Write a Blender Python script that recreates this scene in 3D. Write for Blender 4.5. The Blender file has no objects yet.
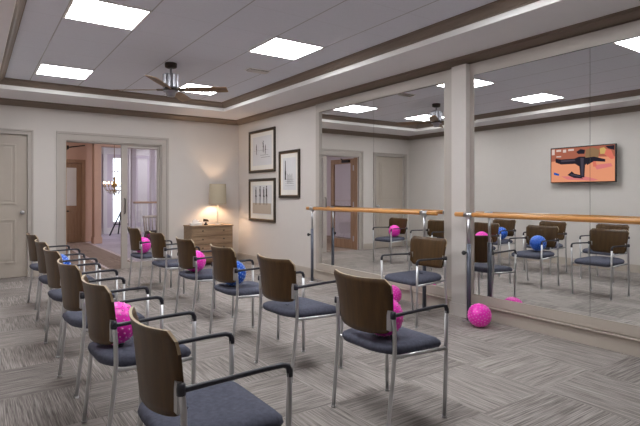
import bpy, bmesh, math, random
from mathutils import Vector, Matrix
random.seed(7)
PI = math.pi
R = math.radians
SC = bpy.context.scene
C = SC.collection

# ------------------------------------------------------------------ camera
cd = bpy.data.cameras.new('camera')
cam = bpy.data.objects.new('camera', cd)
C.objects.link(cam)
cam.location = (0, 0, 1.27)
cam.rotation_euler = (R(90), 0, -R(34.984))
cd.sensor_width = 36
cd.lens = 498.7 * 36 / 640
cd.shift_y = (194.95 - 213) / 640
cd.clip_start = 0.05
SC.camera = cam
# ------------------------------------------------------------------ world / exposure
w = bpy.data.worlds.new('world')
SC.world = w
w.use_nodes = True
w.node_tree.nodes['Background'].inputs[0].default_value = (0.80, 0.87, 1.0, 1)
w.node_tree.nodes['Background'].inputs[1].default_value = 3.0
SC.view_settings.view_transform = 'Standard'
SC.view_settings.look = 'None'
SC.view_settings.gamma = 1
SC.view_settings.exposure = 0.0
SC.view_settings.use_curve_mapping = False
TROFFER = 29.5        # ceiling panel radiance
HALL = 34.0  # radiance of the added fill discs in the hall

# ------------------------------------------------------------------ materials
def newmat(name):
    m = bpy.data.materials.new(name); m.use_nodes = True
    return m, m.node_tree.nodes, m.node_tree.links, m.node_tree.nodes['Principled BSDF']

def srgb(r, g, b):
    f = lambda c: c / 12.92 if c <= .04045 else ((c + .055) / 1.055) ** 2.4
    return (f(r / 255), f(g / 255), f(b / 255), 1)

def mat(name, col, rough=.6, metal=0, vary=.04, scale=8, bump=0, bscale=60, coat=0, spec=.5):
    m, N, L, P = newmat(name)
    c = srgb(*col)
    tc = N.new('ShaderNodeTexCoord')
    no = N.new('ShaderNodeTexNoise'); no.inputs['Scale'].default_value = scale
    no.inputs['Detail'].default_value = 3
    L.new(tc.outputs['Object'], no.inputs['Vector'])
    mx = N.new('ShaderNodeMix'); mx.data_type = 'RGBA'
    mx.inputs[6].default_value = tuple(x * (1 - vary) for x in c[:3]) + (1,)
    mx.inputs[7].default_value = tuple(min(1, x * (1 + vary)) for x in c[:3]) + (1,)
    L.new(no.outputs['Fac'], mx.inputs[0]); L.new(mx.outputs[2], P.inputs['Base Color'])
    P.inputs['Roughness'].default_value = rough; P.inputs['Metallic'].default_value = metal
    P.inputs['Coat Weight'].default_value = coat; P.inputs['Specular IOR Level'].default_value = spec
    P.inputs['Coat Roughness'].default_value = .15
    if bump:
        n2 = N.new('ShaderNodeTexNoise'); n2.inputs['Scale'].default_value = bscale
        L.new(tc.outputs['Object'], n2.inputs['Vector'])
        b = N.new('ShaderNodeBump'); b.inputs['Strength'].default_value = bump
        b.inputs['Distance'].default_value = .002
        L.new(n2.outputs['Fac'], b.inputs['Height']); L.new(b.outputs[0], P.inputs['Normal'])
    return m

def emit(name, col, s):
    m = bpy.data.materials.new(name); m.use_nodes = True
    N = m.node_tree.nodes; N.clear()
    e = N.new('ShaderNodeEmission'); e.inputs[0].default_value = srgb(*col); e.inputs[1].default_value = s
    o = N.new('ShaderNodeOutputMaterial'); m.node_tree.links.new(e.outputs[0], o.inputs[0])
    return m

def woodmat(name, a, b, axis='x', rough=.4, freq=22, coat=0, spec=.5):
    m, N, L, P = newmat(name)
    tc = N.new('ShaderNodeTexCoord'); mp = N.new('ShaderNodeMapping')
    s = {'x': (2, freq, freq), 'y': (freq, 2, freq), 'z': (freq, freq, 2)}[axis]
    mp.inputs['Scale'].default_value = s
    L.new(tc.outputs['Object'], mp.inputs['Vector'])
    no = N.new('ShaderNodeTexNoise'); no.inputs['Scale'].default_value = 1.6; no.inputs['Detail'].default_value = 5
    L.new(mp.outputs[0], no.inputs['Vector'])
    cr = N.new('ShaderNodeValToRGB')
    cr.color_ramp.elements[0].position = .3; cr.color_ramp.elements[0].color = srgb(*a)
    cr.color_ramp.elements[1].position = .7; cr.color_ramp.elements[1].color = srgb(*b)
    L.new(no.outputs['Fac'], cr.inputs[0]); L.new(cr.outputs[0], P.inputs['Base Color'])
    P.inputs['Roughness'].default_value = rough; P.inputs['Coat Weight'].default_value = coat
    P.inputs['Coat Roughness'].default_value = .2; P.inputs['Specular IOR Level'].default_value = spec
    return m

def mth(N, L, op, a, b=None, c=None):
    n = N.new('ShaderNodeMath'); n.operation = op
    for i, v in enumerate((a, b, c)):
        if v is None: continue
        if isinstance(v, (int, float)): n.inputs[i].default_value = v
        else: L.new(v, n.inputs[i])
    return n.outputs[0]

def carpetmat(name, dark, light, tile=.61, warm=None):
    m, N, L, P = newmat(name)
    tc = N.new('ShaderNodeTexCoord'); sp = N.new('ShaderNodeSeparateXYZ')
    L.new(tc.outputs['Object'], sp.inputs[0])
    X, Y = sp.outputs[0], sp.outputs[1]
    fx = mth(N, L, 'FLOOR', mth(N, L, 'DIVIDE', X, tile)); fy = mth(N, L, 'FLOOR', mth(N, L, 'DIVIDE', Y, tile))
    par = mth(N, L, 'MODULO', mth(N, L, 'ADD', mth(N, L, 'ADD', fx, fy), 100), 2)
    def streak(sx, sy, seed, sc=1.0):
        cb = N.new('ShaderNodeCombineXYZ')
        L.new(mth(N, L, 'MULTIPLY', X, sx), cb.inputs[0]); L.new(mth(N, L, 'MULTIPLY', Y, sy), cb.inputs[1])
        L.new(mth(N, L, 'ADD', mth(N, L, 'MULTIPLY', mth(N, L, 'ADD', fx, mth(N, L, 'MULTIPLY', fy, 7.3)), 3.7), seed), cb.inputs[2])
        no = N.new('ShaderNodeTexNoise'); no.inputs['Scale'].default_value = sc
        no.inputs['Detail'].default_value = 2.5; no.inputs['Roughness'].default_value = .6
        L.new(cb.outputs[0], no.inputs['Vector'])
        return no.outputs['Fac']
    def two(a, b_): return mth(N, L, 'ADD', mth(N, L, 'MULTIPLY', a, .62), mth(N, L, 'MULTIPLY', b_, .38))
    s1 = two(streak(5, 190, 0), streak(2.2, 70, 9)); s2 = two(streak(190, 5, 5), streak(70, 2.2, 14))
    mx = N.new('ShaderNodeMix'); mx.data_type = 'FLOAT'
    L.new(par, mx.inputs[0]); L.new(s1, mx.inputs[2]); L.new(s2, mx.inputs[3])
    # each tile has a slightly different tone
    wn = N.new('ShaderNodeTexWhiteNoise'); wn.noise_dimensions = '2D'
    cb = N.new('ShaderNodeCombineXYZ'); L.new(fx, cb.inputs[0]); L.new(fy, cb.inputs[1]); L.new(cb.outputs[0], wn.inputs['Vector'])
    v = mth(N, L, 'ADD', mx.outputs[0], mth(N, L, 'MULTIPLY', mth(N, L, 'SUBTRACT', wn.outputs['Value'], .5), .09))
    cr = N.new('ShaderNodeValToRGB')
    e = cr.color_ramp.elements
    e[0].position = .37; e[0].color = srgb(*dark); e[1].position = .63; e[1].color = srgb(*light)
    L.new(v, cr.inputs[0]); L.new(cr.outputs[0], P.inputs['Base Color'])
    P.inputs['Roughness'].default_value = .95; P.inputs['Specular IOR Level'].default_value = .15
    b = N.new('ShaderNodeBump'); b.inputs['Strength'].default_value = .35; b.inputs['Distance'].default_value = .004
    L.new(mx.outputs[0], b.inputs['Height']); L.new(b.outputs[0], P.inputs['Normal'])
    return m

def tilemat(name, col, line):
    m, N, L, P = newmat(name)
    tc = N.new('ShaderNodeTexCoord'); sp = N.new('ShaderNodeSeparateXYZ'); L.new(tc.outputs['Object'], sp.inputs[0])
    def ln(o, off, wd):
        f = mth(N, L, 'FRACT', mth(N, L, 'DIVIDE', mth(N, L, 'ADD', o, 50 * .61 - off), .61))
        d = mth(N, L, 'ABSOLUTE', mth(N, L, 'SUBTRACT', f, .5))
        return mth(N, L, 'GREATER_THAN', d, .5 - wd)
    gx = ln(sp.outputs[0], .665, .010)
    gy = mth(N, L, 'MULTIPLY', ln(sp.outputs[1], 4.33, .006), .25)
    g = mth(N, L, 'MAXIMUM', gx, gy)
    no = N.new('ShaderNodeTexNoise'); no.inputs['Scale'].default_value = 90; no.inputs['Detail'].default_value = 4
    L.new(tc.outputs['Object'], no.inputs['Vector'])
    c = srgb(*col)
    m1 = N.new('ShaderNodeMix'); m1.data_type = 'RGBA'
    m1.inputs[6].default_value = tuple(x * .93 for x in c[:3]) + (1,); m1.inputs[7].default_value = tuple(min(1, x * 1.07) for x in c[:3]) + (1,)
    L.new(no.outputs['Fac'], m1.inputs[0])
    m2 = N.new('ShaderNodeMix'); m2.data_type = 'RGBA'; m2.inputs[7].default_value = srgb(*line)
    L.new(m1.outputs[2], m2.inputs[6]); L.new(g, m2.inputs[0]); L.new(m2.outputs[2], P.inputs['Base Color'])
    P.inputs['Roughness'].default_value = .9; P.inputs['Specular IOR Level'].default_value = .2
    return m

def glassmat(name, refl=.10, tint=(1, 1, 1)):
    m = bpy.data.materials.new(name); m.use_nodes = True
    N = m.node_tree.nodes; L = m.node_tree.links; N.clear()
    t = N.new('ShaderNodeBsdfTransparent'); t.inputs[0].default_value = (*tint, 1)
    g = N.new('ShaderNodeBsdfGlossy'); g.inputs['Roughness'].default_value = .02
    mx = N.new('ShaderNodeMixShader'); mx.inputs[0].default_value = refl
    o = N.new('ShaderNodeOutputMaterial')
    L.new(t.outputs[0], mx.inputs[1]); L.new(g.outputs[0], mx.inputs[2]); L.new(mx.outputs[0], o.inputs[0])
    return m

def mirrormat(name):
    m = bpy.data.materials.new(name); m.use_nodes = True
    N = m.node_tree.nodes; L = m.node_tree.links; N.clear()
    g = N.new('ShaderNodeBsdfGlossy'); g.inputs['Roughness'].default_value = 0
    g.inputs[0].default_value = (.86, .87, .86, 1)
    o = N.new('ShaderNodeOutputMaterial'); L.new(g.outputs[0], o.inputs[0])
    return m

M = dict(
    wall=mat('wall_paint', (206, 200, 195), .85, vary=.02),
    tile=tilemat('ceiling_tile', (222, 224, 234), (178, 177, 180)),
    soffit=mat('soffit_paint', (230, 228, 231), .9, vary=.02),
    riser=mat('riser_paint', (247, 246, 244), .8, vary=.02),
    crown=mat('crown_taupe', (124, 109, 97), .45, vary=.05),
    trim=mat('trim_taupe', (177, 169, 162), .5, vary=.03),
    door=mat('door_paint', (178, 168, 157), .45, vary=.03),
    base=mat('base_paint', (184, 174, 163), .5, vary=.03),
    carpet=carpetmat('carpet_tile', (108, 102, 99), (176, 168, 163)),
    hcarpet=carpetmat('hall_carpet', (112, 94, 82), (168, 150, 138), .9),
    mirror=mirrormat('mirror_silvered'),
    glass=glassmat('clear_glass'),
    artglass=glassmat('picture_glass', .03),
    edge=mat('glass_edge', (60, 66, 64), .3),
    barwood=woodmat('bar_beech', (196, 132, 66), (222, 162, 92), 'y', .35, 30, .3),
    steel=mat('brushed_steel', (200, 200, 204), .28, 1, bump=0),
    chrome=mat('chair_silver', (196, 196, 198), .33, .85),
    sleeve=mat('post_grey', (96, 100, 112), .4, .4),
    black=mat('black_plastic', (24, 24, 28), .45),
    armblack=mat('arm_rubber', (40, 40, 50), .4),
    seat=mat('seat_fabric', (80, 82, 96), .9, vary=.45, scale=55, bump=.4, bscale=300, spec=.3),
    back=woodmat('back_laminate', (66, 45, 20), (84, 60, 30), 'z', .42, 26, .08, .35),
    ply=woodmat('ply_edge', (168, 146, 114), (196, 176, 144), 'y', .5),
    pink=mat('pink_rubber', (254, 48, 196), .35, vary=.05),
    pinkdot=mat('pink_dot', (250, 150, 212), .35),
    blue=mat('blue_rubber', (24, 92, 205), .35, vary=.05),
    bluedot=mat('blue_dot', (170, 205, 250), .4),
    dresser=woodmat('dresser_oak', (128, 104, 80), (160, 134, 106), 'x', .5, 18),
    dark=mat('dark_bronze', (48, 38, 32), .5, .3),
    shade=mat('shade_linen', (176, 164, 142), .9, vary=.08, scale=200),
    white=mat('white_paint', (235, 232, 228), .6, vary=.02),
    paper=mat('mat_board', (226, 222, 214), .9, vary=.01),
    sketch=mat('sketch_grey', (210, 209, 210), .9, vary=.05),
    ink=mat('sketch_ink', (70, 66, 66), .9),
    inklight=mat('sketch_wash', (184, 170, 154), .9, vary=.2, scale=60),
    pframe=woodmat('frame_bronze', (36, 27, 18), (58, 44, 30), 'y', .35, 18),
    pgold=mat('frame_gold', (140, 110, 66), .4, .5),
    brown=woodmat('hall_brown', (150, 116, 88), (168, 134, 104), 'z', .45, 14),
    hallwarm=mat('hall_warm_paint', (208, 172, 150), .8, vary=.03),
    hallcool=mat('hall_cool_paint', (216, 207, 213), .8, vary=.03),
    blade=woodmat('blade_maple', (112, 86, 60), (140, 110, 80), 'x', .45, 16),
    bladedark=woodmat('blade_walnut', (70, 60, 52), (92, 80, 70), 'x', .45, 16),
    nickel=mat('brushed_nickel', (158, 158, 164), .36, 1),
    troffer=emit('troffer_glow', (250, 252, 255), TROFFER),
    trofferdim=emit('troffer_glow_centre', (248, 246, 246), TROFFER * .93),
    hallglow=emit('hall_glow', (255, 238, 220), HALL * .8), hallpale=emit('hall_glow_pale', (243, 238, 255), HALL * 1.7),
    bulb=emit('bulb_glow', (255, 214, 160), 14),
)

# ------------------------------------------------------------------ mesh helpers
def bx(bm, x0, x1, y0, y1, z0, z1, mi=0, mtx=None, bev=0):
    vs = [bm.verts.new((x, y, z)) for x in (x0, x1) for y in (y0, y1) for z in (z0, z1)]
    fs = []
    for q in ((0, 1, 3, 2), (4, 6, 7, 5), (0, 4, 5, 1), (2, 3, 7, 6), (0, 2, 6, 4), (1, 5, 7, 3)):
        f = bm.faces.new([vs[i] for i in q]); f.material_index = mi; fs.append(f)
    if bev:
        es = list({e for f in fs for e in f.edges})
        r = bmesh.ops.bevel(bm, geom=es, offset=bev, segments=2, affect='EDGES', profile=.5)
        vs = list({v for f in bm.faces for v in f.verts}) if False else list({v for f in r['faces'] for v in f.verts} | {v for v in vs if v.is_valid})
    if mtx is not None:
        bmesh.ops.transform(bm, matrix=mtx, verts=[v for v in vs if v.is_valid])
    return vs

def tube(bm, pts, rad, n=10, mi=0, cap=True, flat=None):
    """sweep a circle along pts; rad a number or list; flat=(sx,sz) squashes"""
    pts = [Vector(p) for p in pts]
    rad = rad if isinstance(rad, (list, tuple)) else [rad] * len(pts)
    rings = []; prev = None
    for i, p in enumerate(pts):
        a = pts[max(0, i - 1)]; b = pts[min(len(pts) - 1, i + 1)]
        t = (b - a).normalized()
        if prev is None:
            ref = Vector((0, 0, 1)) if abs(t.z) < .9 else Vector((0, 1, 0))
            u = t.cross(ref).normalized()
        else:
            u = (prev - t * prev.dot(t)).normalized()
        v = t.cross(u); prev = u
        s = flat or (1, 1)
        rings.append([bm.verts.new(p + (u * math.cos(2 * PI * k / n) * s[0] + v * math.sin(2 * PI * k / n) * s[1]) * rad[i]) for k in range(n)])
    for a, b in zip(rings, rings[1:]):
        for k in range(n):
            f = bm.faces.new((a[k], a[(k + 1) % n], b[(k + 1) % n], b[k])); f.material_index = mi; f.smooth = True
    if cap:
        for r_, rev in ((rings[0], True), (rings[-1], False)):
            f = bm.faces.new(list(reversed(r_)) if rev else r_); f.material_index = mi

def lathe(bm, prof, c=(0, 0, 0), n=24, mi=0, smooth=True):
    rings = []
    for r, z in prof:
        if r < 1e-5: rings.append([bm.verts.new((c[0], c[1], c[2] + z))])
        else: rings.append([bm.verts.new((c[0] + r * math.cos(2 * PI * k / n), c[1] + r * math.sin(2 * PI * k / n), c[2] + z)) for k in range(n)])
    for a, b in zip(rings, rings[1:]):
        for k in range(n):
            q = []
            for v in (a[k % len(a)], a[(k + 1) % len(a)], b[(k + 1) % len(b)], b[k % len(b)]):
                if v not in q: q.append(v)
            if len(q) > 2:
                f = bm.faces.new(q); f.material_index = mi; f.smooth = smooth

def prism(bm, poly, axis, a0, a1, mi=0):
    """extrude 2D polygon along axis"""
    def P(p, a):
        return {'x': (a, p[0], p[1]), 'y': (p[0], a, p[1]), 'z': (p[0], p[1], a)}[axis]
    A = [bm.verts.new(P(p, a0)) for p in poly]; B = [bm.verts.new(P(p, a1)) for p in poly]
    n = len(poly)
    for f in [bm.faces.new(A), bm.faces.new(list(reversed(B)))] + [bm.faces.new((A[i], B[i], B[(i + 1) % n], A[(i + 1) % n])) for i in range(n)]:
        f.material_index = mi

def obj(name, bm, mats, parent=None, loc=(0, 0, 0), rot=(0, 0, 0), smooth=False):
    bmesh.ops.recalc_face_normals(bm, faces=bm.faces)
    me = bpy.data.meshes.new(name); bm.to_mesh(me); bm.free()
    for m in (mats if isinstance(mats, (list, tuple)) else [mats]): me.materials.append(m)
    if smooth:
        for p in me.polygons: p.use_smooth = True
    o = bpy.data.objects.new(name, me); C.objects.link(o)
    o.location = loc; o.rotation_euler = rot
    if parent: o.parent = parent
    return o

def tag(o, label, cat, group=None, kind=None):
    o['label'] = label; o['category'] = cat
    if group: o['group'] = group
    if kind: o['kind'] = kind
    return o

def thing(name, label, cat, loc=(0, 0, 0), rz=0, group=None):
    o = bpy.data.objects.new(name, None); o.empty_display_size = .1; C.objects.link(o)
    o.location = loc; o.rotation_euler = (0, 0, rz)
    return tag(o, label, cat, group)

def struct(name, bm, m, label, parent=None, cat='room structure'):
    o = obj(name, bm, m, parent)
    if parent is None:
        o['kind'] = 'structure'; o['label'] = label; o['category'] = cat
    return o

def NB(): return bmesh.new()

def copy_tree(o, parent=None):
    c = o.copy(); C.objects.link(c)
    if parent: c.parent = parent
    for ch in o.children: copy_tree(ch, c)
    return c

# ------------------------------------------------------------------ room shell
Y0B = 14.6
M['hpale'] = carpetmat('hall_carpet_pale', (160, 152, 160), (200, 192, 200), .9)
def dotmat():
    m, N, L, P = newmat('carpet_dots')
    tc = N.new('ShaderNodeTexCoord'); mp = N.new('ShaderNodeMapping'); mp.inputs['Scale'].default_value = (22, 12, 1)
    L.new(tc.outputs['Object'], mp.inputs['Vector'])
    ck = N.new('ShaderNodeTexChecker'); ck.inputs['Scale'].default_value = 1
    ck.inputs['Color1'].default_value = srgb(226, 216, 214); ck.inputs['Color2'].default_value = srgb(150, 130, 126)
    L.new(mp.outputs[0], ck.inputs['Vector']); L.new(ck.outputs['Color'], P.inputs['Base Color'])
    P.inputs['Roughness'].default_value = .95
    return m
M['dots'] = dotmat()
XL, XR, YB, YF = -.37, 4.30, 8.93, -2.0
ZS, ZC = 2.72, 2.85                      # soffit and tray ceiling
TX0, TX1, TY0, TY1 = .27, 3.60, -1.1, 8.03
OX0, OX1, OZ = 1.25, 2.78, 2.155         # opening to the hall
DX0, DX1, DZ = -.20, .717, 2.20          # closed door
HX0, HX1, HY1 = -.6, 6.6, 17.3           # hall

b = NB(); bx(b, XL - .15, XR + .15, YF - .15, YB + .07, -.1, 0)
struct('floor', b, M['carpet'], 'grey striped carpet tile floor of the exercise room', cat='floor')
b = NB(); bx(b, HX0 - .15, 2.52, YB + .07, HY1 + .15, -.1, 0)
struct('floor_hall', b, M['hcarpet'], 'patterned carpet floor of the hall beyond the doorway', cat='floor')
b = NB()
for x0, x1, z0, z1 in ((XL - .15, DX0, 0, 3.0), (DX0, DX1, DZ, 3.0), (DX1, OX0, 0, 3.0), (OX0, OX1, OZ, 3.0), (OX1, XR + .15, 0, 3.0)):
    bx(b, x0, x1, YB, YB + .14, z0, z1)
bx(b, DX0, DX1, YB + .1, YB + .14, 0, DZ)
struct('wall_back', b, M['wall'], 'beige end wall with the closed door and glazed doorway', cat='wall')
b = NB(); bx(b, XR, XR + .15, YF - .15, YB, 0, 3.0)
struct('wall_right', b, M['wall'], 'beige side wall carrying mirrors and framed pictures', cat='wall')
b = NB(); bx(b, XL - .15, XL, YF - .15, YB, 0, 3.0)
struct('wall_left', b, M['wall'], 'beige side wall opposite the mirrors, with the television', cat='wall')
b = NB(); bx(b, XL, XR, YF - .15, YF, 0, 3.0)
struct('wall_front', b, M['wall'], 'beige wall behind the camera', cat='wall')
b = NB(); bx(b, 2.6, HX1 + .15, YB + .14, HY1 + .15, -.1, 0); bx(b, 2.52, 2.6, YB + .07, YB + .14, -.1, 0); bx(b, 2.6, XR + .15, YB + .07, YB + .14, -.1, 0)
struct('floor_hall_pale', b, M['hpale'], 'pale lilac carpet on the right of the hall', cat='floor')
b = NB(); bx(b, 2.52, 2.6, YB + .14, HY1 + .15, -.1, 0); bx(b, 1.9, 1.96, YB + .2, Y0B, 0, .0015)
struct('trim_16', b, M['dots'], 'dotted border strips in the hall carpet', cat='carpet border')
# ceiling
b = NB(); bx(b, TX0 - .02, TX1 + .02, TY0 - .02, TY1 + .02, ZC, ZC + .15)
struct('ceiling', b, M['tile'], 'grey lay-in tile ceiling of the recessed tray', cat='ceiling')
b = NB()
bx(b, XL, TX0, YF, YB, ZS, ZC); bx(b, TX1, XR, YF, YB, ZS, ZC)
bx(b, TX0, TX1, TY1, YB, ZS, ZC); bx(b, TX0, TX1, YF, TY0, ZS, ZC)
struct('ceiling_soffit', b, M['soffit'], 'lower painted soffit around the ceiling tray', cat='ceiling')

def ring(name, x0, x1, y0, y1, prof, m, label, sides=4):
    """mitred moulding round a rectangle; prof = (inward, z)"""
    b = NB(); cols = []
    for (cx, cy, sx, sy) in ((x0, y0, 1, 1), (x1, y0, -1, 1), (x1, y1, -1, -1), (x0, y1, 1, -1)):
        cols.append([b.verts.new((cx + sx * d, cy + sy * d, z)) for d, z in prof])
    n = len(prof)
    for i in range(4):
        A, B = cols[i], cols[(i + 1) % 4]
        for k in range(n):
            b.faces.new((A[k], B[k], B[(k + 1) % n], A[(k + 1) % n]))
    return struct(name, b, m, label, cat='moulding')

ring('trim_1', XL, XR, YF, YB, [(0, 2.632), (.012, 2.632), (.016, 2.645), (.03, 2.65), (.045, 2.668), (.07, 2.69), (.088, 2.697), (.09, 2.712), (.1, 2.714), (.1, 2.7201), (0, 2.7201)], M['crown'], 'taupe crown moulding where walls meet the soffit')
ring('trim_2', TX0, TX1, TY0, TY1, [(0, ZS - .004), (.006, ZS - .004), (.006, 2.772), (0, 2.772)], M['riser'], 'white riser band inside the ceiling tray')
ring('trim_3', TX0, TX1, TY0, TY1, [(0, 2.770), (.016, 2.770), (.02, 2.782), (.04, 2.79), (.06, 2.812), (.085, 2.826), (.09, 2.838), (.1, 2.84), (.1, 2.8501), (0, 2.8501)], M['crown'], 'taupe crown moulding around the raised ceiling tray')

def baseboard(name, x0, x1, y0, y1, label):
    b = NB(); bx(b, x0, x1, y0, y1, 0, .13); return struct(name, b, M['base'], label, cat='baseboard')
b = NB()
for x0, x1 in ((XL, DX0 - .08), (DX1 + .08, OX0 - .135), (OX1 + .14, XR)):
    bx(b, x0, x1, YB - .016, YB, 0, .115); bx(b, x0, x1, YB - .011, YB, .115, .13)
struct('baseboard_back', b, M['base'], 'painted baseboard along the end wall', cat='baseboard')
b = NB(); bx(b, XR - .018, XR, YF, YB - .016, 0, .125); bx(b, XR - .012, XR, 6.2, YB - .016, .125, .143)
struct('baseboard_right', b, M['base'], 'painted baseboard under the mirrors', cat='baseboard')
b = NB(); bx(b, XL, XL + .016, YF, YB - .016, 0, .13)
struct('baseboard_left', b, M['base'], 'painted baseboard under the television wall', cat='baseboard')

# mirror surround (right wall)
ME = -.225
b = NB(); bx(b, XR - .040, XR, ME - .08, 6.2, .157, .247); struct('trim_4', b, M['base'], 'flat board below the wall mirrors', cat='trim')
b = NB(); bx(b, XR - .048, XR, ME - .08, 6.2, .130, .145, bev=.004); bx(b, XR - .030, XR, ME - .08, 6.2, .1452, .1565); struct('trim_5', b, M['base'], 'pale ledge capping the baseboard under the mirrors', cat='trim')
b = NB(); bx(b, XR - .040, XR, ME - .08, 6.2, 2.511, 2.632); struct('trim_6', b, M['trim'], 'flat frieze board above the wall mirrors', cat='trim')
b = NB(); bx(b, XR - .040, XR, 6.116, 6.2, .247, 2.511); struct('trim_7', b, M['trim'], 'vertical mirror trim beside the framed pictures', cat='trim')
b = NB(); bx(b, XR - .040, XR, 3.555, 3.709, .247, 2.511); bx(b, XR - .040, XR, 3.316, 3.365, .247, 2.511)
struct('trim_8', b, M['trim'], 'vertical mirror trims either side of the pilaster', cat='trim')
b = NB(); bx(b, XR - .1, XR - .001, 3.365, 3.555, 0, 2.632); bx(b, XR - .112, XR - .001, 3.35, 3.57, 0, .13)
struct('trim_9', b, M['wall'], 'beige pilaster between the two mirror bays', cat='pilaster')
b = NB(); bx(b, XR - .040, XR, ME - .08, ME, .247, 2.511); struct('trim_10', b, M['trim'], 'vertical mirror trim at the near end', cat='trim')

def mirror(y0, y1, label, mx=4.267):
    t = thing('wall_mirror', label, 'mirror', (mx, (y0 + y1) / 2, .247), 0, 'floor to ceiling wall mirrors')
    hw = (y1 - y0) / 2; H = 2.511 - .247
    b = NB(); bx(b, 0, .008, -hw + .0015, hw - .0015, .001, H - .001); obj('mirror_glass', b, M['mirror'], t)
    b = NB()
    bx(b, .003, .02, -hw, -hw + .0015, 0, H); bx(b, .003, .02, hw - .0015, hw, 0, H); bx(b, -.002, .02, -hw + .0015, hw - .0015, H - .005, H); bx(b, .008, .02, -hw + .0015, hw - .0015, 0, H - .006)
    obj('mirror_edge', b, M['edge'], t)
mirror(4.91, 6.116, 'tall wall mirror panel nearest the framed pictures', 4.288)
mirror(3.709, 4.91, 'tall wall mirror panel left of the pilaster, reflecting a closed door', 4.288)
mirror(2.135, 3.316, 'tall wall mirror panel just right of the pilaster')
mirror(.955, 2.135, 'tall wall mirror panel at the right edge of the view')

# casings
def casing(name, x0, x1, z1, wd, label, y=YB):
    b = NB()
    for d0, d1, p in ((0, wd * .72, .014), (wd * .74, wd, .030), (-.0, .016, .026)):
        bx(b, x0 - d1, x0 - d0, y - p, y, 0, z1 + d1); bx(b, x1 + d0, x1 + d1, y - p, y, 0, z1 + d1)
        bx(b, x0 - d0, x1 + d0, y - p, y, z1 + d0, z1 + d1)
    return struct(name, b, M['trim'], label, cat='door casing')
casing('trim_11', DX0, DX1, DZ, .078, 'taupe casing around the closed panelled door')
casing('trim_12', OX0, OX1, OZ, .135, 'taupe casing around the glazed hall doorway')
b = NB(); bx(b, OX1 - .018, OX1, YB, YB + .14, 0, OZ); bx(b, OX0, OX1, YB, YB + .14, OZ - .02, OZ)
struct('trim_13', b, M['trim'], 'jamb lining of the hall doorway', cat='door jamb')
b = NB(); bx(b, OX0 - .001, OX0 + .018, YB + .03, YB + .14, 0, OZ - .02)
struct('trim_17', b, M['brown'], 'brown jamb lining behind the open leaf', cat='door jamb')

# closed panelled door
def panel_face(b, x0, x1, z0, z1, y, s=-1, wd=.028, d=.013):
    """raised panel moulding on a face at y (s = outward sign)"""
    for a in ((x0, x1, z0, z0 + wd), (x0, x1, z1 - wd, z1), (x0, x0 + wd, z0 + wd, z1 - wd), (x1 - wd, x1, z0 + wd, z1 - wd)):
        bx(b, a[0], a[1], min(y, y + s * d), max(y, y + s * d), a[2], a[3], bev=.003)
    bx(b, x0 + wd + .03, x1 - wd - .03, min(y, y + s * d * .6), max(y, y + s * d * .6), z0 + wd + .03, z1 - wd - .03, bev=.002)
d1 = bpy.data.objects.new('door_1', None); C.objects.link(d1); d1.location = (DX0, YB + .03, 0); d1['kind'] = 'structure'; d1['label'] = 'closed beige two-panel door with round steel knob'; d1['category'] = 'door'
b = NB(); W = DX1 - DX0
bx(b, .004, W - .004, 0, .045, .008, DZ - .004)
panel_face(b, .13, W - .15, 1.147 - .02, 2.05, 0); panel_face(b, .13, W - .15, .22, .90, 0)
obj('door_leaf', b, M['door'], d1)
b = NB()
lathe(b, [(0, .0), (.03, .0), (.03, .006), (.011, .01), (.011, .035), (.022, .04), (.03, .052), (.028, .066), (.015, .075), (0, .076)])
obj('door_knob', b, M['steel'], d1, (W - .07, 0, 1.0), (R(90), 0, 0))

# doorway: glazed fixed leaf on the right, open leaf swung into hall
def glazed(b_w, w_, z1, rail=.1, bottom=.12, midz=None, t=.045):
    """frame boxes in local x (0..w_), y thickness t; returns glass rects"""
    bx(b_w, 0, rail, 0, t, .01, z1); bx(b_w, w_ - rail, w_, 0, t, .01, z1)
    bx(b_w, rail, w_ - rail, 0, t, .01, bottom); bx(b_w, rail, w_ - rail, 0, t, z1 - rail, z1)
    g = [(rail, w_ - rail, bottom, z1 - rail)]
    if midz:
        bx(b_w, rail, w_ - rail, 0, t, midz, midz + .13)
        g = [(rail, w_ - rail, bottom, midz), (rail, w_ - rail, midz + .13, z1 - rail)]
    return g
d2 = bpy.data.objects.new('door_2', None); C.objects.link(d2); d2.location = (2.116, YB + .04, 0); d2['kind'] = 'structure'; d2['label'] = 'fixed glazed leaf of the hall doorway with pale frame'; d2['category'] = 'glass door'
b = NB(); w_ = 2.762 - 2.116
bx(b, 0, .098, 0, .05, 0, OZ - .02); bx(b, w_ - .03, w_, 0, .05, 0, OZ - .02); bx(b, .098, w_ - .03, 0, .05, 0, .1); bx(b, .098, w_ - .03, 0, .05, OZ - .07, OZ - .02)
obj('door_frame', b, M['trim'], d2)
b = NB(); bx(b, .098, w_ - .03, .02, .028, .1, OZ - .07); obj('glass_pane', b, M['glass'], d2)
b = NB(); tube(b, [(.05, -.0, .95), (.05, -.045, .96), (.05, -.045, 1.2), (.05, 0, 1.21)], .009); obj('pull_handle', b, M['dark'], d2)
d3 = bpy.data.objects.new('door_3', None); C.objects.link(d3); d3.location = (OX0 + .02, YB + .145, 0); d3.rotation_euler = (0, 0, R(88)); d3['kind'] = 'structure'; d3['label'] = 'brown glazed door leaf swung open into the hall'; d3['category'] = 'glass door'
b = NB(); gl = glazed(b, .86, OZ - .03, .11, .22, .86); obj('door_frame', b, M['brown'], d3)
for g in gl:
    b = NB(); bx(b, g[0], g[1], .02, .026, g[2], g[3]); obj('glass_pane', b, M['glass'], d3)
b = NB(); tube(b, [(.08, -.0, 1.0), (.08, -.05, 1.0), (.78, -.05, 1.0), (.78, 0, 1.0)], .011); obj('push_bar', b, M['dark'], d3)
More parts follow.
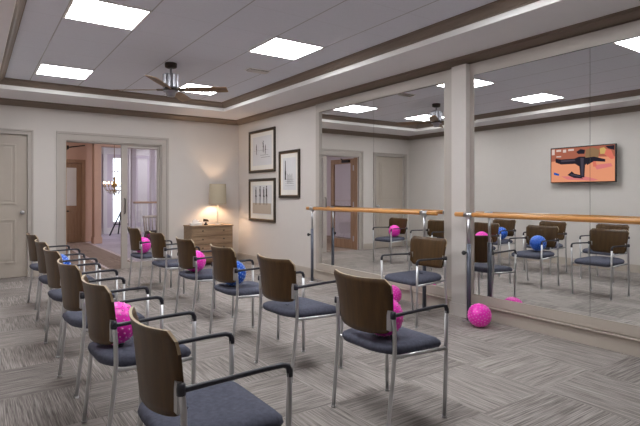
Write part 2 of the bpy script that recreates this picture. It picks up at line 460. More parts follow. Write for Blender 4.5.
for z in (.25, 1.05, 1.9):
    b = NB(); bx(b, -.012, .012, -.012, .012, z - .06, z + .06); obj('hinge', b, M['steel'], d3)
b = NB(); bx(b, .12, .38, -.06, 0, OZ - .12, OZ - .06, bev=.006); tube(b, [(.3, -.05, OZ - .08), (.1, -.3, OZ - .05)], .01)
dc = obj('door_closer', b, M['dark'], d3)

# ------------------------------------------------------------------ hall beyond the doorway
b = NB()
bx(b, HX0 - .15, HX0, YB + .14, HY1, 0, 3.0)
bx(b, HX1, HX1 + .15, YB + .14, HY1, 0, 3.0)
struct('wall_hall_sides', b, M['hallcool'], 'pale side walls of the hall', cat='wall')
# far wall with windows
b = NB()
wins = [(3.79, 4.17, .35, 2.52)]
xs = [HX0]
for x0, x1, z0, z1 in wins:
    bx(b, xs[-1], x0, HY1, HY1 + .15, 0, 3.0); bx(b, x0, x1, HY1, HY1 + .15, 0, z0); bx(b, x0, x1, HY1, HY1 + .15, z1, 3.0); xs.append(x1)
bx(b, xs[-1], HX1, HY1, HY1 + .15, 0, 3.0)
struct('wall_hall_far', b, M['hallcool'], 'lilac-tinted far wall of the hall with tall windows', cat='wall')
for i, (x0, x1, z0, z1) in enumerate(wins):
    o = bpy.data.objects.new('window_%d' % (i + 1), None); C.objects.link(o); o.location = ((x0 + x1) / 2, HY1, z0); o['kind'] = 'structure'
    o['label'] = 'tall bright window at the far end of the hall'; o['category'] = 'window'
    hw = (x1 - x0) / 2; H = z1 - z0
    b = NB()
    bx(b, -hw, -hw + .035, .02, .08, 0, H); bx(b, hw - .035, hw, .02, .08, 0, H); bx(b, -hw, hw, .02, .08, 0, .04); bx(b, -hw, hw, .02, .08, H - .04, H)
    for k in (.36, .5, .78): bx(b, -hw, hw, .03, .06, H * k - .012, H * k + .012)
    bx(b, -.01, .01, .03, .06, H * .5, H)
    obj('window_frame', b, M['white'], o)
    b = NB(); bx(b, -hw + .03, hw - .03, .045, .05, .03, H - .03); obj('window_pane', b, M['glass'], o)
b = NB(); bx(b, HX0, HX1, YB + .14, HY1, 2.95, 3.1); struct('ceiling_hall', b, M['white'], 'white hall ceiling', cat='ceiling')
# inner brown wall with door
b = NB(); Y1 = 14.75
DA, DB = 1.65, 2.45
bx(b, HX0, DA, Y1, Y1 + .15, 0, 2.95); bx(b, DA, DB, Y1, Y1 + .15, 2.13, 2.95); bx(b, DB, 2.8, Y1, Y1 + .15, 0, 2.95)
bx(b, DA, DB, Y1 + .1, Y1 + .15, 0, 2.13)
struct('wall_hall_inner', b, M['hallwarm'], 'warm tan hall wall with the brown door', cat='wall')
b = NB()
bx(b, DA - .09, DA, Y1 - .03, Y1, 0, 2.22); bx(b, DB, DB + .09, Y1 - .03, Y1, 0, 2.22); bx(b, DA, DB, Y1 - .03, Y1, 2.13, 2.22)
struct('trim_14', b, M['brown'], 'brown casing of the distant hall door', cat='door casing')
d4 = bpy.data.objects.new('door_4', None); C.objects.link(d4); d4.location = (DA, Y1 + .03, 0); d4['kind'] = 'structure'; d4['label'] = 'brown distant hall door with a frosted upper pane'; d4['category'] = 'door'
b = NB(); w_ = .80
bx(b, 0, .13, 0, .045, .01, 2.12); bx(b, w_ - .12, w_, 0, .045, .01, 2.12); bx(b, .13, w_ - .12, 0, .045, .01, .98); bx(b, .13, w_ - .12, 0, .045, 2.0, 2.12)
panel_face(b, .16, w_ - .15, .2, .85, 0); obj('door_leaf', b, M['brown'], d4)
b = NB(); bx(b, .13, w_ - .12, .015, .03, .98, 2.0); obj('frosted_pane', b, M['white'], d4)
# column and beam
b = NB(); bx(b, 2.63, 2.80, 14.0, 14.3, 0, 2.95); bx(b, 2.61, 2.82, 13.98, 14.32, 0, .16); bx(b, 2.63, 5.2, 14.05, 14.25, 2.55, 2.95)
struct('column_hall', b, M['hallwarm'], 'square tan column at the end of the hall wall', cat='column')
b = NB()
for x in (3.5, 4.3, 5.2):
    bx(b, x, x + .12, HY1 - .1, HY1, 0, 2.95)
bx(b, 2.9, HX1, HY1 - .03, HY1, .0, .2); bx(b, 2.9, HX1, HY1 - .06, HY1, 2.6, 2.95)
for x in (3.05, 4.6, 5.5): bx(b, x, x + .32, HY1 - .02, HY1, .35, 2.5)
struct('trim_15', b, M['white'], 'white panel mouldings on the far hall wall', cat='trim')
b = NB()
for x in (3.72, 4.25): bx(b, x, x + .12, 14.6, 14.72, 0, 2.95)
bx(b, 5.4, HX1, 14.2, 14.36, 0, 2.95)
struct('column_hall_pale', b, M['hallcool'], 'pale posts dividing the hall beyond the fixed glass leaf', cat='column')

# added glowing discs to brighten the hall, warm left and daylight-pale right
for i, (x, y) in enumerate(((1.3, 10.6), (1.6, 13.2), (5.6, 10.8), (4.2, 11.5), (5.0, 16.3), (3.9, 15.4))):
    t = thing('hall_fill_disc', 'added round glowing disc that brightens the hall', 'ceiling light', (x, y, 2.95), 0, 'added hall fill discs')
    b = NB(); lathe(b, [(.19, 0), (.23, 0), (.23, -.02), (.19, -.022), (.19, 0)]); obj('disc_rim', b, M['white'], t)
    b = NB(); lathe(b, [(0, -.01), (.19, -.01), (.19, -.004), (0, -.004)]); obj('diffuser', b, M['hallglow' if i < 2 else 'hallpale'], t)

# chandelier
t = thing('chandelier', 'glowing candle chandelier hanging in the far hall', 'chandelier', (2.90, 13.0, 1.42))
b = NB(); tube(b, [(0, 0, 1.5), (0, 0, .25)], .008); lathe(b, [(0, 1.5), (.06, 1.5), (.05, 1.46), (0, 1.45)]); lathe(b, [(0, .3), (.03, .28), (.02, .2), (.05, .1), (.02, 0), (.03, -.1), (0, -.2)]); obj('stem', b, M['pgold'], t)
for k in range(8):
    a = 2 * PI * k / 8
    b = NB(); ca, sa = math.cos(a), math.sin(a)
    tube(b, [(0, 0, 0), (.1 * ca, .1 * sa, -.06), (.2 * ca, .2 * sa, -.03), (.24 * ca, .24 * sa, .05)], .007, 6)
    lathe(b, [(0, .05), (.03, .055), (.012, .07), (.012, .12), (0, .12)], (.24 * ca, .24 * sa, 0), 8)
    am = obj('arm', b, M['pgold'], t)
    b = NB(); lathe(b, [(0, 0), (.016, .015), (.012, .04), (0, .06)], (.24 * ca, .24 * sa, .12), 8); obj('bulb', b, M['bulb'], am)
for k in range(24):
    a = 2 * PI * k / 24; rr = .1 if k % 2 else .17
    b = NB(); lathe(b, [(0, 0), (.014, -.02), (0, -.07)], n=5)
    obj('crystal_drop', b, M['paper'], t, (rr * math.cos(a), rr * math.sin(a), -.07 if k % 2 else -.04))

# easel
t = thing('easel', 'black tripod easel standing in the far hall', 'easel', (3.86, 16.5, 0))
for p in (((-.32, 0, 0), (.05, .12, .75)), ((.3, 0, 0), (.05, .12, .75)), ((.05, .5, 0), (.05, .12, .75))):
    b = NB(); tube(b, p, .022, 6); obj('leg', b, M['black'], t)
b = NB(); bx(b, -.2, .25, -.0, .05, .33, .36); obj('ledge', b, M['black'], t)

# railing
t = thing('stair_railing', 'wooden-topped balustrade seen through the fixed glass leaf', 'railing', (3.68, 12.5, 0))
b = NB(); bx(b, -.45, 1.4, -.03, .03, 1.06, 1.11, bev=.008); obj('handrail', b, M['brown'], t)
for k in range(14):
    b = NB(); x = -.4 + k * .135; tube(b, [(x, 0, .06), (x, 0, 1.06)], .014, 6); obj('baluster', b, M['white'], t)
b = NB(); bx(b, -.45, 1.4, -.03, .03, 0, .06); obj('bottom_rail', b, M['white'], t)

# hall armchair (dark, slatted basket chair seen through the glass)
t = thing('barrel_chair', 'dark woven armchair beyond the fixed glass leaf', 'chair', (3.62, 11.9, 0), R(-30))
b = NB(); lathe(b, [(0, .1), (.26, .1), (.3, .3), (.28, .42), (0, .44)], n=20); obj('seat', b, M['dark'], t)
b = NB()
for k in range(13):
    a = -.3 + k * (PI + .6) / 12
    tube(b, [(.28 * math.cos(a), .28 * math.sin(a), .4), (.31 * math.cos(a), .31 * math.sin(a), .74)], .014, 6)
tube(b, [(.31 * math.cos(-.3 + k * (PI + .6) / 16), .31 * math.sin(-.3 + k * (PI + .6) / 16), .75) for k in range(17)], .03, 8)
obj('backrest', b, M['inklight'], t)
for sx in (-1, 1):
    for sy in (-1, 1):
        b = NB(); tube(b, [(.17 * sx, .17 * sy, .11), (.2 * sx, .2 * sy, 0)], .018, 6); obj('leg', b, M['dark'], t)

# ------------------------------------------------------------------ ceiling troffers
lights = [(.665, 4.33, 'square ceiling light, nearest top left of the view'), (.675, 6.82, 'square ceiling light above the closed door end'),
          (2.485, 4.33, 'square ceiling light near the centre of the view'), (2.495, 6.82, 'square ceiling light behind the ceiling fan'),
          (.67, 1.89, 'square ceiling light above the camera, left side'), (2.49, 1.89, 'square ceiling light above the nearer chairs, seen mirrored'),
          ]
T0 = None
for x, y, lb in lights:
    if T0 is None:
        T0 = thing('ceiling_light', lb, 'ceiling light', (x + .305, y + .305, ZC), 0, 'square recessed ceiling lights')
        b = NB(); h_ = .303
        for a in ((-h_, h_, -h_, -h_ + .018), (-h_, h_, h_ - .018, h_), (-h_, -h_ + .018, -h_ + .018, h_ - .018), (h_ - .018, h_, -h_ + .018, h_ - .018)):
            bx(b, a[0], a[1], a[2], a[3], -.008, 0)
        obj('frame', b, M['white'], T0)
        b = NB(); bx(b, -h_ + .018, -.05, -h_ + .018, h_ - .018, -.006, -.001); bx(b, .05, h_ - .018, -h_ + .018, h_ - .018, -.006, -.001); obj('diffuser', b, M['troffer'], T0)
        b = NB(); bx(b, -.05, .05, -h_ + .018, h_ - .018, -.005, -.001); obj('centre_basket', b, M['trofferdim'], T0)
    else:
        c = copy_tree(T0); c.location = (x + .305, y + .305, ZC); c['label'] = lb
# vent
t = thing('ceiling_vent', 'dark slotted air vent in the ceiling, seen in the mirror', 'vent', (2.98, 5.64, ZC))
b = NB(); bx(b, -.15, .15, -.07, .07, -.006, 0); obj('frame', b, M['white'], t)
b = NB(); bx(b, -.135, .135, -.055, .055, -.0075, -.006); obj('cavity', b, M['dark'], t)
for k in range(11):
    b = NB(); x = -.128 + k * .0245
    prism(b, [(x, -.0072), (x + .002, -.0072), (x + .014, -.024), (x + .012, -.024)], 'y', -.055, .055); obj('slat', b, M['white'], t)

# ------------------------------------------------------------------ ceiling fan
fan = thing('ceiling_fan', 'nickel ceiling fan with four maple blades', 'ceiling fan', (1.965, 5.93, ZC))
b = NB(); lathe(b, [(0, 0), (.07, 0), (.072, -.01), (.068, -.05), (.05, -.058), (0, -.058)]); obj('canopy', b, M['dark'], fan)
b = NB(); tube(b, [(0, 0, -.05), (0, 0, -.15)], .013, 12); obj('downrod', b, M['nickel'], fan)
b = NB(); n = 48; prof = [(.0, -.135), (.09, -.135), (.095, -.14), (.095, -.29), (.09, -.295), (0, -.295)]
rings = []
for r_, z in prof:
    rings.append([b.verts.new(((r_ * (1 - .09 * (k % 4 in (0, 1)))) * math.cos(2 * PI * k / n), (r_ * (1 - .09 * (k % 4 in (0, 1)))) * math.sin(2 * PI * k / n), z)) for k in range(n)] if r_ else [b.verts.new((0, 0, z))])
for A, B in zip(rings, rings[1:]):
    for k in range(n):
        q = []
        for v in (A[k % len(A)], A[(k + 1) % len(A)], B[(k + 1) % len(B)], B[k % len(B)]):
            if v not in q: q.append(v)
        if len(q) > 2: b.faces.new(q)
obj('motor_housing', b, M['nickel'], fan)
b = NB(); lathe(b, [(0, -.295), (.085, -.297), (.085, -.345), (.06, -.352), (.05, -.39), (.045, -.4), (0, -.402)]); obj('hub', b, M['nickel'], fan)
b = NB(); lathe(b, [(.0855, -.31), (.088, -.312), (.088, -.332), (.0855, -.334), (.0855, -.31)]); obj('hub_band', b, M['dark'], fan)
for k in range(4):
    a = R(-36 + 90 * k)
    b = NB(); ns = 12
    top, bot = [], []
    for i in range(ns + 1):
        s = i / ns; x = .09 + s * .59; hw_ = .035 + .03 * min(1, s * 2.2)
        if s > .93: hw_ *= .93
        for side in (1, -1):
            for lst, dz in ((top, .004), (bot, -.004)):
                lst.append(b.verts.new((x, side * hw_, -.318 + dz - side * hw_ * .23)))
    for i in range(ns):
        j = 2 * i
        b.faces.new((top[j], top[j + 1], top[j + 3], top[j + 2])); b.faces.new((bot[j], bot[j + 2], bot[j + 3], bot[j + 1]))
        b.faces.new((top[j], top[j + 2], bot[j + 2], bot[j])); b.faces.new((top[j + 1], bot[j + 1], bot[j + 3], top[j + 3]))
    b.faces.new((top[0], bot[0], bot[1], top[1])); b.faces.new((top[-2], top[-1], bot[-1], bot[-2]))
    bl = obj('blade', b, M['blade'], fan, rot=(0, 0, a))
    b = NB(); bx(b, .07, .17, -.02, .02, -.328, -.31, bev=.003); obj('blade_iron', b, M['dark'], bl)

# ------------------------------------------------------------------ ballet barres
def barre(y0, y1, posts, label, group='wooden ballet barres'):
    t = thing('ballet_barre', label, 'ballet barre', (4.1, (y0 + y1) / 2, 0), 0, group)
    m_ = (y0 + y1) / 2; zb = 1.072
    b = NB(); tube(b, [(0, y0 - m_, zb), (0, y0 - m_ + .006, zb), (0, y1 - m_ - .006, zb), (0, y1 - m_, zb)], [.017, .024, .024, .017], 16); obj('rail', b, M['barwood'], t)
    for py in posts:
        q = py - m_
        b = NB(); lathe(b, [(0, .0), (.065, 0), (.065, .006), (.03, .012), (0, .012)], (0, q, 0), 20); pl_ = obj('foot_plate', b, M['steel'], t)
        b = NB(); tube(b, [(0, q, .01), (0, q, .775)], .0215, 14); s_ = obj('post_sleeve', b, M['sleeve'], t)
        b = NB(); tube(b, [(0, q, .77), (0, q, 1.05)], .0145, 12); obj('post', b, M['steel'], t)
        b = NB(); tube(b, [(0, q - .05, zb), (0, q + .05, zb)], .0262, 16); bx(b, -.015, .015, q - .03, q + .03, 1.03, 1.05); obj('bracket', b, M['steel'], t)
        b = NB(); tube(b, [(-.015, q + .01, .69), (-.045, q + .02, .69)], .008, 8)
        lathe(b, [(0, 0), (.022, .003), (.024, .014), (.018, .026), (0, .028)], (0, 0, 0), 12)
        bmesh.ops.transform(b, matrix=Matrix.Identity(4), verts=b.verts)
        # place knob head at the end of its stem
        kv = [v for v in b.verts if abs(v.co.x) < .03 and abs(v.co.y) < .03 and v.co.z < .05]
        bmesh.ops.transform(b, matrix=Matrix.Translation((-.04, q + .02, .69)) @ Matrix.Rotation(R(-90), 4, 'Y'), verts=kv)
        obj('knob', b, M['black'], s_)
barre(3.665, 6.20, (6.06, 3.85), 'wooden ballet barre before the left mirror bay')
barre(.88, 3.42, (3.25, 1.04), 'wooden ballet barre before the right mirror bay')

# ------------------------------------------------------------------ framed pictures
def picture(y0, y1, z0, z1, label, kind):
    t = thing('framed_picture', label, 'framed picture', (XR, (y0 + y1) / 2, z0), 0, 'framed sketches by the lamp')
    hw = (y1 - y0) / 2; H = z1 - z0; f = .042
    b = NB()
    for a in ((-hw, hw, 0, f), (-hw, hw, H - f, H), (-hw, -hw + f, f, H - f), (hw - f, hw, f, H - f)):
        bx(b, -.032, -.001, a[0], a[1], a[2], a[3], bev=.004)
    fr = obj('frame', b, M['pframe'], t)
    b = NB(); g = f + .008
    for a in ((-hw + f, hw - f, f, g), (-hw + f, hw - f, H - g, H - f), (-hw + f, -hw + g, g, H - g), (hw - g, hw - f, g, H - g)):
        bx(b, -.022, -.001, *a)
    obj('inner_fillet', b, M['pgold'], fr)
    b = NB(); bx(b, -.012, -.001, -hw + g, hw - g, g, H - g); obj('mat_board', b, M['paper'], t)
    mw = .09 * (hw / .49) ** .3; aw = hw - f - mw; zb, zt = f + .09, H - f - .08
    b = NB(); bx(b, -.014, -.0121, -aw, aw, zb, zt); art = obj('drawing', b, M['sketch'], t)
    b = NB(); X0, X1 = -.016, -.0141
    def fig(yc, zc, s, lean=0):     # small standing dancer: head, torso, skirt, legs
        prism(b, [(yc + s * .05 * math.cos(q * PI / 4), zc + s * .9 + s * .05 * math.sin(q * PI / 4)) for q in range(8)], 'x', X0, X1)
        prism(b, [(yc - .05 * s, zc + s * .55), (yc + .05 * s, zc + s * .55), (yc + .07 * s + lean, zc + s * .83), (yc - .05 * s + lean, zc + s * .83)], 'x', X0, X1)
        prism(b, [(yc - .09 * s, zc + s * .42), (yc + .1 * s, zc + s * .44), (yc + .04 * s, zc + s * .56), (yc - .04 * s, zc + s * .56)], 'x', X0, X1)
        for k in (-1, 1): prism(b, [(yc + k * .05 * s - .012 * s, zc), (yc + k * .05 * s + .015 * s, zc), (yc + k * .03 * s + .015 * s, zc + .43 * s), (yc + k * .03 * s - .02 * s, zc + .43 * s)], 'x', X0, X1)
    if kind == 0:
        fig(.2, .33, .2); fig(-.06, .36, .22, .01); fig(-.14, .33, .17)
        bx(b, X0, X1, -.3, .02, .27, .275); bx(b, X0, X1, -.24, .05, .31, .314); bx(b, X0, X1, -.25, .3, .4, .402)
    elif kind == 1:
        for q, yy in enumerate((.22, .06, -.08, -.18)): fig(yy, .30, .34 + .02 * (q % 2))
    else:
        prism(b, [(.14, .30), (.10, .30), (.115, .62), (.13, .62)], 'x', X0, X1)
        for k in range(5): bx(b, X0, X1, .05 - k * .035, .055 - k * .035, .24, .40 - .02 * (k % 2))
        for k in range(4): bx(b, X0, X1, -.15, .13, .2 + k * .035, .203 + k * .035)
        bx(b, X0, X1, .1, .14, .38, .44)
    obj('ink_lines', b, M['ink'], art)
    if kind == 1:
        b = NB(); bx(b, -.0155, -.0141, -aw + .01, aw - .01, zb + .01, zb + .2); obj('wash', b, M['inklight'], art)
picture(7.465, 8.442, 1.673, 2.447, 'framed sketch of a few small dancers, upper of the stacked pair', 0)
picture(7.465, 8.442, .79, 1.565, 'framed sketch of four standing dancers, lower of the stacked pair', 1)
picture(6.686, 7.329, 1.22, 2.004, 'narrower framed sketch beside the mirror, right of the stacked pair', 2)

# ------------------------------------------------------------------ dresser and what is on it
dr = thing('dresser', 'small grey-brown oak dresser with four drawers in the corner', 'dresser', (3.58, 8.69, 0))
b = NB(); hw = .39
bx(b, -hw, hw, -.195, .21, .07, .70); bx(b, -hw + .03, hw - .03, -.17, .2, .04, .07); obj('body', b, M['dresser'], dr)
b = NB(); bx(b, -hw - .012, hw + .012, -.218, .215, .70, .722, bev=.005); obj('top', b, M['dresser'], dr)
for sx in (-1, 1):
    for sy in (-1, 1):
        b = NB(); tube(b, [(sx * (hw - .04), sy * .16, .075), (sx * (hw - .04), sy * .16, 0)], [.022, .016], 8); obj('leg', b, M['dark'], dr)
for k in range(4):
    z0 = .085 + k * .153
    b = NB()
    poly = [(-hw + .015, -.195)] + [(-hw + .015 + (2 * hw - .03) * i / 10, -.212 - .012 * math.sin(PI * i / 10)) for i in range(11)] + [(hw - .015, -.195)]
    prism(b, poly, 'z', z0, z0 + .143)
    dwr = obj('drawer', b, M['dresser'], dr)
    for sx in (-1, 1):
        b = NB(); lathe(b, [(0, 0), (.008, 0), (.006, .012), (.013, .018), (.012, .026), (0, .03)], n=10); obj('knob', b, M['dark'], dwr, (sx * .2, -.212, z0 + .085), (R(90), 0, 0))

lamp = thing('table_lamp', 'lit table lamp with taupe drum shade on the dresser', 'lamp', (3.755, 8.68, .722))
b = NB(); lathe(b, [(0, 0), (.055, 0), (.055, .008), (.02, .016), (0, .018)]); obj('base', b, M['steel'], lamp)
b = NB(); lathe(b, [(0, .01), (.018, .02), (.03, .08), (.026, .16), (.012, .26), (.008, .33), (.008, .42), (0, .42)], n=16); obj('stem', b, M['glass'], lamp)
b = NB(); tube(b, [(0, 0, .01), (0, 0, .42)], .005, 8); obj('rod', b, M['steel'], lamp)
b = NB(); n = 40
for (ra, za, rb_, zb_) in ((.162, .378, .150, .753), (.158, .378, .146, .753)):
    pass
lathe(b, [(.162, .378), (.150, .753), (.147, .753), (.159, .378), (.162, .378)], n=n); obj('lamp_shade', b, M['shade'], lamp)
b = NB(); lathe(b, [(0, .42), (.012, .43), (.014, .46), (.03, .5), (.03, .53), (.015, .56), (0, .565)], n=14); obj('bulb', b, emit('lamp_bulb', (255, 218, 180), 400), lamp)
b = NB(); tube(b, [(-.15, 0, .7), (.15, 0, .7)], .003, 6); tube(b, [(0, -.15, .7), (0, .15, .7)], .003, 6); tube(b, [(0, 0, .42), (0, 0, .7)], .003, 6); obj('shade_spider', b, M['steel'], lamp)

f = thing('figurine', 'small dark sculpted figurine beside the lamp on the dresser', 'figurine', (3.50, 8.62, .722))
b = NB(); lathe(b, [(0, 0), (.035, 0), (.035, .02), (.018, .025), (.02, .05), (0, .055)], n=14); obj('base', b, M['dark'], f)
b = NB(); tube(b, [(-.05, 0, .075), (-.02, 0, .09), (.02, 0, .085), (.055, 0, .07)], [.012, .026, .024, .008], 10); tube(b, [(-.03, 0, .09), (-.045, 0, .115)], [.014, .01], 8); obj('body', b, M['dark'], f)
f = thing('tissue_box', 'white tissue pack with a tuft on the dresser top', 'tissue box', (3.30, 8.60, .722))
b = NB(); bx(b, -.1, .1, -.055, .055, 0, .05, bev=.008); obj('box', b, M['white'], f)
b = NB(); 
prism(b, [(-.05, .048), (.04, .048), (.06, .1), (.02, .085), (-.01, .12), (-.03, .09), (-.06, .1)], 'y', -.01, .01); obj('tissue', b, M['white'], f)

# ------------------------------------------------------------------ television on the left wall
tv = thing('television', 'wall-mounted flat television showing a floor exercise class', 'television', (XL, 4.545, 1.485))
b = NB(); bx(b, .075, .115, -.572, .572, 0, .645, bev=.004); obj('housing', b, M['black'], tv)
b = NB(); bx(b, .003, .015, -.2, .2, .15, .5); bx(b, .015, .074, -.06, .06, .25, .4); obj('wall_bracket', b, M['black'], tv)
scr = lambda n_, c_: emit(n_, c_, 1.0)
b = NB(); bx(b, .1155, .117, -.555, .555, .018, .627); sc_ = obj('screen', b, scr('screen_floor', (238, 158, 122)), tv)
def poly_s(name, pts, col, lay):
    b = NB()
    for pl in pts:
        P = []
        for x, y in pl:
            u = (x - 70) / 475; top = 95 - 37 * u; bot = 345 - 7 * u; v = (y - top) / (bot - top)
            u = min(max(u, 0), 1); v = min(max(v, 0), 1)
            P.append((.555 - 1.11 * u, .627 - .609 * v))
        prism(b, P, 'x', .117 + lay * .0004, .1173 + lay * .0004)
    obj(name, b, scr('screen_' + name, col), sc_)
poly_s('backdrop', [[(70, 95), (545, 58), (545, 150), (420, 150), (70, 190)]], (176, 104, 84), 1)
poly_s('bright_panels', [[(75, 98), (98, 96), (98, 138), (75, 140)], [(112, 100), (150, 97), (150, 112), (112, 115)], [(165, 98), (190, 96), (190, 118), (165, 120)], [(206, 94), (250, 90), (250, 104), (206, 108)], [(112, 148), (150, 146), (150, 154), (112, 156)]], (226, 204, 196), 2)
poly_s('second_exerciser', [[(340, 95), (395, 80), (440, 100), (430, 160), (350, 205), (332, 190)]], (150, 118, 88), 2)
poly_s('second_exerciser_arms', [[(385, 160), (410, 170), (420, 225), (395, 228)], [(480, 90), (520, 100), (545, 165), (520, 170), (470, 130)]], (226, 122, 104), 3)
poly_s('hair', [[(440, 88), (470, 78), (485, 95), (475, 128), (445, 130)]], (212, 176, 110), 4)
poly_s('mat', [[(150, 300), (330, 300), (430, 325), (400, 335), (200, 325)], [(400, 215), (520, 200), (530, 225), (420, 250)]], (226, 130, 130), 2)
poly_s('main_exerciser', [[(105, 165), (150, 172), (255, 165), (290, 150), (335, 150), (350, 200), (335, 215), (330, 310), (300, 305), (292, 225), (260, 205), (150, 210), (105, 195)],
                          [(200, 290), (235, 262), (255, 280), (300, 290), (320, 318), (250, 312)], [(268, 115), (300, 92), (335, 98), (330, 128), (285, 130)],
                          [(330, 160), (400, 150), (480, 170), (480, 190), (400, 185), (350, 215)], [(480, 70), (543, 62), (543, 100), (500, 88)]], (44, 40, 50), 5)
poly_s('main_exerciser_folds', [[(150, 178), (255, 172), (262, 184), (150, 192)], [(300, 160), (325, 160), (322, 300), (308, 296)], [(225, 280), (300, 298), (300, 306), (225, 292)]], (78, 70, 82), 6)
poly_s('dumbbell', [[(92, 270), (135, 282), (132, 296), (92, 288)]], (30, 90, 180), 6)

# ------------------------------------------------------------------ chairs
def seat_mesh():
    b = NB()
    # outline of seat: rear rounded, front squarer
    def outline(inset):
        P = []
        x0, x1, hw = -.232 + inset, .228 - inset, .232 - inset
        rr, rf = .14, .05
        for cx, cy, r_, a0 in ((x1 - rf, hw - rf, rf, 0), (x0 + rr, hw - rr, rr, 90), (x0 + rr, -hw + rr, rr, 180), (x1 - rf, -hw + rf, rf, 270)):
            for k in range(7):
                a = R(a0 + 90 * k / 6); P.append((cx + r_ * math.cos(a), cy + r_ * math.sin(a)))
        return P
    def zadd(x): return -.018 * max(0, (x - .1) / .125) ** 2 + .012 * max(0, (-x - .1) / .115)
    layers = [(.03, .405), (.008, .412), (0, .43), (.004, .448), (.02, .460), (.06, .465), (.12, .462), (.2, .460)]
    rings = []
    for ins, z in layers:
        rings.append([b.verts.new((x, y, z + zadd(x))) for x, y in outline(min(ins, .19))] if ins < .13 else
                     [b.verts.new((x * (.35), y * .35, z)) for x, y in outline(.05)])
    for A, B in zip(rings, rings[1:]):
        for k in range(len(A)):
            f_ = b.faces.new((A[k], A[(k + 1) % len(A)], B[(k + 1) % len(A)], B[k])); f_.smooth = True
    b.faces.new(list(reversed(rings[0]))); b.faces.new(rings[-1])
    return b

def back_mesh():
    b = NB(); NU, NV = 16, 10; th = .011
    F, K = [], []
    for j in range(NV + 1):
        v = j / NV
        rowF, rowK = [], []
        hw = .224 + .024 * v
        for i in range(NU + 1):
            u = -1 + 2 * i / NU
            # rounded corners by pulling ends
            zlo = .518 + .016 * u * u; zhi = .832 - .010 * (1 - u * u)
            cr = .045
            yy = u * hw
            e = hw - abs(yy)
            if e < cr:
                dz = cr - math.sqrt(max(0, cr * cr - (cr - e) ** 2))
                zhi -= dz * .8; zlo += dz * .8
            z = zlo + (zhi - zlo) * v
            x = -.240 + .062 * abs(u) ** 2.3 - .028 * (v - .3) - .02 * max(0, v - .7) ** 2 * 4
            rowF.append(b.verts.new((x + th / 2, yy, z))); rowK.append(b.verts.new((x - th / 2, yy, z)))
        F.append(rowF); K.append(rowK)
    for j in range(NV):
        for i in range(NU):
            for G, rev in ((F, 0), (K, 1)):
                q = [G[j][i], G[j][i + 1], G[j + 1][i + 1], G[j + 1][i]]
                f_ = b.faces.new(q[::-1] if rev else q); f_.smooth = True
    def rim(a, c, mi=0):
        f_ = b.faces.new((a[0], a[1], c[1], c[0])); f_.material_index = mi
    for i in range(NU):
        rim((F[0][i], F[0][i + 1]), (K[0][i], K[0][i + 1])); rim((F[NV][i], F[NV][i + 1]), (K[NV][i], K[NV][i + 1]), 1)
    for j in range(NV):
        q = 1 if j > 7 else 0
        rim((F[j][0], F[j + 1][0]), (K[j][0], K[j + 1][0]), q); rim((F[j][NU], F[j + 1][NU]), (K[j][NU], K[j + 1][NU]), 1 if j > 7 else 0)
    return b

def make_chair():
    t = thing('stacking_armchair', '', 'chair', (0, 0, 0), 0, 'stacking armchairs in two rows')
    obj('seat', seat_mesh(), M['seat'], t)
    obj('backrest', back_mesh(), [M['back'], M['ply']], t)
    for s in (-1, 1):
        b = NB()
        tube(b, [(-.222, s * .236, 0), (-.212, s * .238, .1), (-.19, s * .243, .3), (-.178, s * .246, .45), (-.180, s * .246, .56), (-.188, s * .244, .655)], .0115, 10)
        lathe(b, [(0, 0), (.015, 0), (.015, .012), (0, .012)], (-.222, s * .236, 0), 10)
        obj('leg', b, M['chrome'], t)
        b = NB()
        tube(b, [(.215, s * .238, 0), (.218, s * .246, .3), (.220, s * .25, .612)], .0115, 10)
        lathe(b, [(0, 0), (.015, 0), (.015, .012), (0, .012)], (.215, s * .238, 0), 10)
        obj('leg', b, M['chrome'], t)
        b = NB()
        pts = [(-.196, s * .246, .636), (-.17, s * .248, .637), (-.05, s * .252, .641), (.1, s * .252, .645), (.19, s * .251, .645), (.212, s * .25, .638), (.2205, s * .25, .62), (.221, s * .25, .598)]
        tube(b, pts, [.0095, .0105, .009, .0092, .010, .0115, .0125, .0125], 10)
        lathe(b, [(0, -.018), (.0155, -.018), (.0165, 0), (.0145, .018), (0, .02)], (-.188, s * .245, .638), 10)
        obj('armrest', b, M['armblack'], t)
    b = NB()
    for s in (-1, 1):
        tube(b, [(-.178, s * .243, .415), (.219, s * .246, .398)], .011, 8)
        tube(b, [(.12, -.2 * s, .398), (.12, 0, .396)], .010, 8)
    tube(b, [(.17, -.245, .393), (.17, .245, .393)], .010, 8); tube(b, [(-.12, -.24, .405), (-.12, .24, .405)], .010, 8)
    obj('seat_frame', b, M['chrome'], t)
    b = NB()
    b.free()
    for s in (-1, 1):
        b = NB(); bx(b, -.199, -.183, s * .222 - .016, s * .222 + .016, .555, .66); obj('back_bracket', b, M['chrome'], t)
    return t

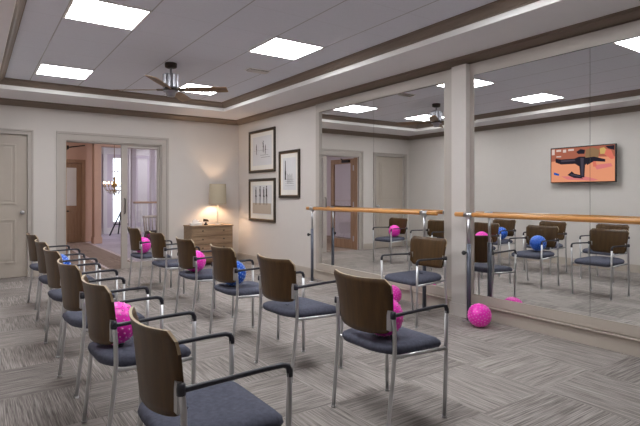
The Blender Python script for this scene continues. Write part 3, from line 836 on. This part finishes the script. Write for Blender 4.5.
proto = make_chair()
rows = []
A = [(.747, 1.83, 0, 'nearest chair of the left row, empty, in the foreground'),
     (.748, 2.81, 2, 'chair of the left row holding a pink ball, second from the camera'),
     (.745, 3.68, 4, 'empty chair of the left row, third from the camera'),
     (.76, 4.62, 4, 'empty chair of the left row, fourth from the camera'),
     (.78, 5.53, 3, 'chair of the left row holding a blue ball, fifth from the camera'),
     (.79, 6.56, 4, 'farthest chair of the left row, beside the closed door')]
B = [(2.0, 2.165, 0, 'nearest chair of the right row, with a pink ball behind its backrest'),
     (2.0, 3.14, 2, 'empty chair of the right row, just behind the nearest one'),
     (2.0, 4.05, 0, 'chair of the right row holding a blue ball'),
     (2.01, 5.0, 0, 'chair of the right row with pink ball, in front of the dresser'),
     (2.03, 6.01, 1, 'empty chair of the right row between two chairs with pink balls'),
     (2.03, 7.01, 0, 'farthest chair of the right row, pink ball, before the glass leaf'),
     (3.70, 3.61, 180, 'empty chair standing with its back to the mirrors and pilaster, facing the rows')]
first = True
for x, y, rz, lb in A + B:
    o = proto if first else copy_tree(proto); first = False
    o.location = (x, y, 0); o.rotation_euler = (0, 0, R(rz)); o['label'] = lb

# ------------------------------------------------------------------ balls
def ball_mesh(r=.111):
    b = NB()
    bmesh.ops.create_icosphere(b, subdivisions=4, radius=r)
    for f_ in b.faces: f_.smooth = True
    N_ = 170; ga = PI * (3 - math.sqrt(5))
    for k in range(N_):
        z = 1 - 2 * (k + .5) / N_; q = math.sqrt(1 - z * z); a = ga * k
        n_ = Vector((q * math.cos(a), q * math.sin(a), z))
        u = n_.orthogonal().normalized(); v = n_.cross(u)
        base = [b.verts.new(n_ * (r - .0005) + (u * math.cos(s * PI / 3) + v * math.sin(s * PI / 3)) * .0058) for s in range(6)]
        mid = [b.verts.new(n_ * (r + .0025) + (u * math.cos(s * PI / 3) + v * math.sin(s * PI / 3)) * .0042) for s in range(6)]
        tip = b.verts.new(n_ * (r + .0042))
        for s in range(6):
            b.faces.new((base[s], base[(s + 1) % 6], mid[(s + 1) % 6], mid[s])).material_index = 1
            b.faces.new((mid[s], mid[(s + 1) % 6], tip)).material_index = 1
    return b
pk = obj('exercise_ball', ball_mesh(), [M['pink'], M['pinkdot']])
bl = obj('exercise_ball', ball_mesh(), [M['blue'], M['bluedot']])
SB = .466 + .1145
balls = [(pk, .640, 2.83, SB, 'knobbly pink ball on the second chair of the left row'),
         (bl, .700, 5.50, SB, 'knobbly blue ball on a far chair of the left row'),
         (pk, 1.925, 2.12, SB, 'knobbly pink ball on the nearest chair of the right row'),
         (bl, 1.90, 4.05, SB, 'knobbly blue ball on a middle chair of the right row'),
         (pk, 1.91, 5.0, SB, 'knobbly pink ball on the chair before the dresser'),
         (pk, 1.93, 7.01, SB, 'knobbly pink ball on the farthest chair of the right row'),
         (pk, 4.0, 3.045, .1155, 'knobbly pink ball on the carpet at the foot of the barre post'),
         (pk, 3.99, 4.25, .1155, 'knobbly pink ball on the carpet by the mirror, behind the nearest right-row chair'),
         (pk, 3.62, 8.28, .1155, 'knobbly pink ball on the carpet in front of the dresser, mostly hidden')]
used = set()
for k, (p, x, y, z, lb) in enumerate(balls):
    o = p if p not in used else p.copy()
    if p in used: C.objects.link(o)
    used.add(p)
    o.location = (x, y, z); o.rotation_euler = (k * .7, k * 1.3, k * .4)
    tag(o, lb, 'ball', 'knobbly exercise balls')
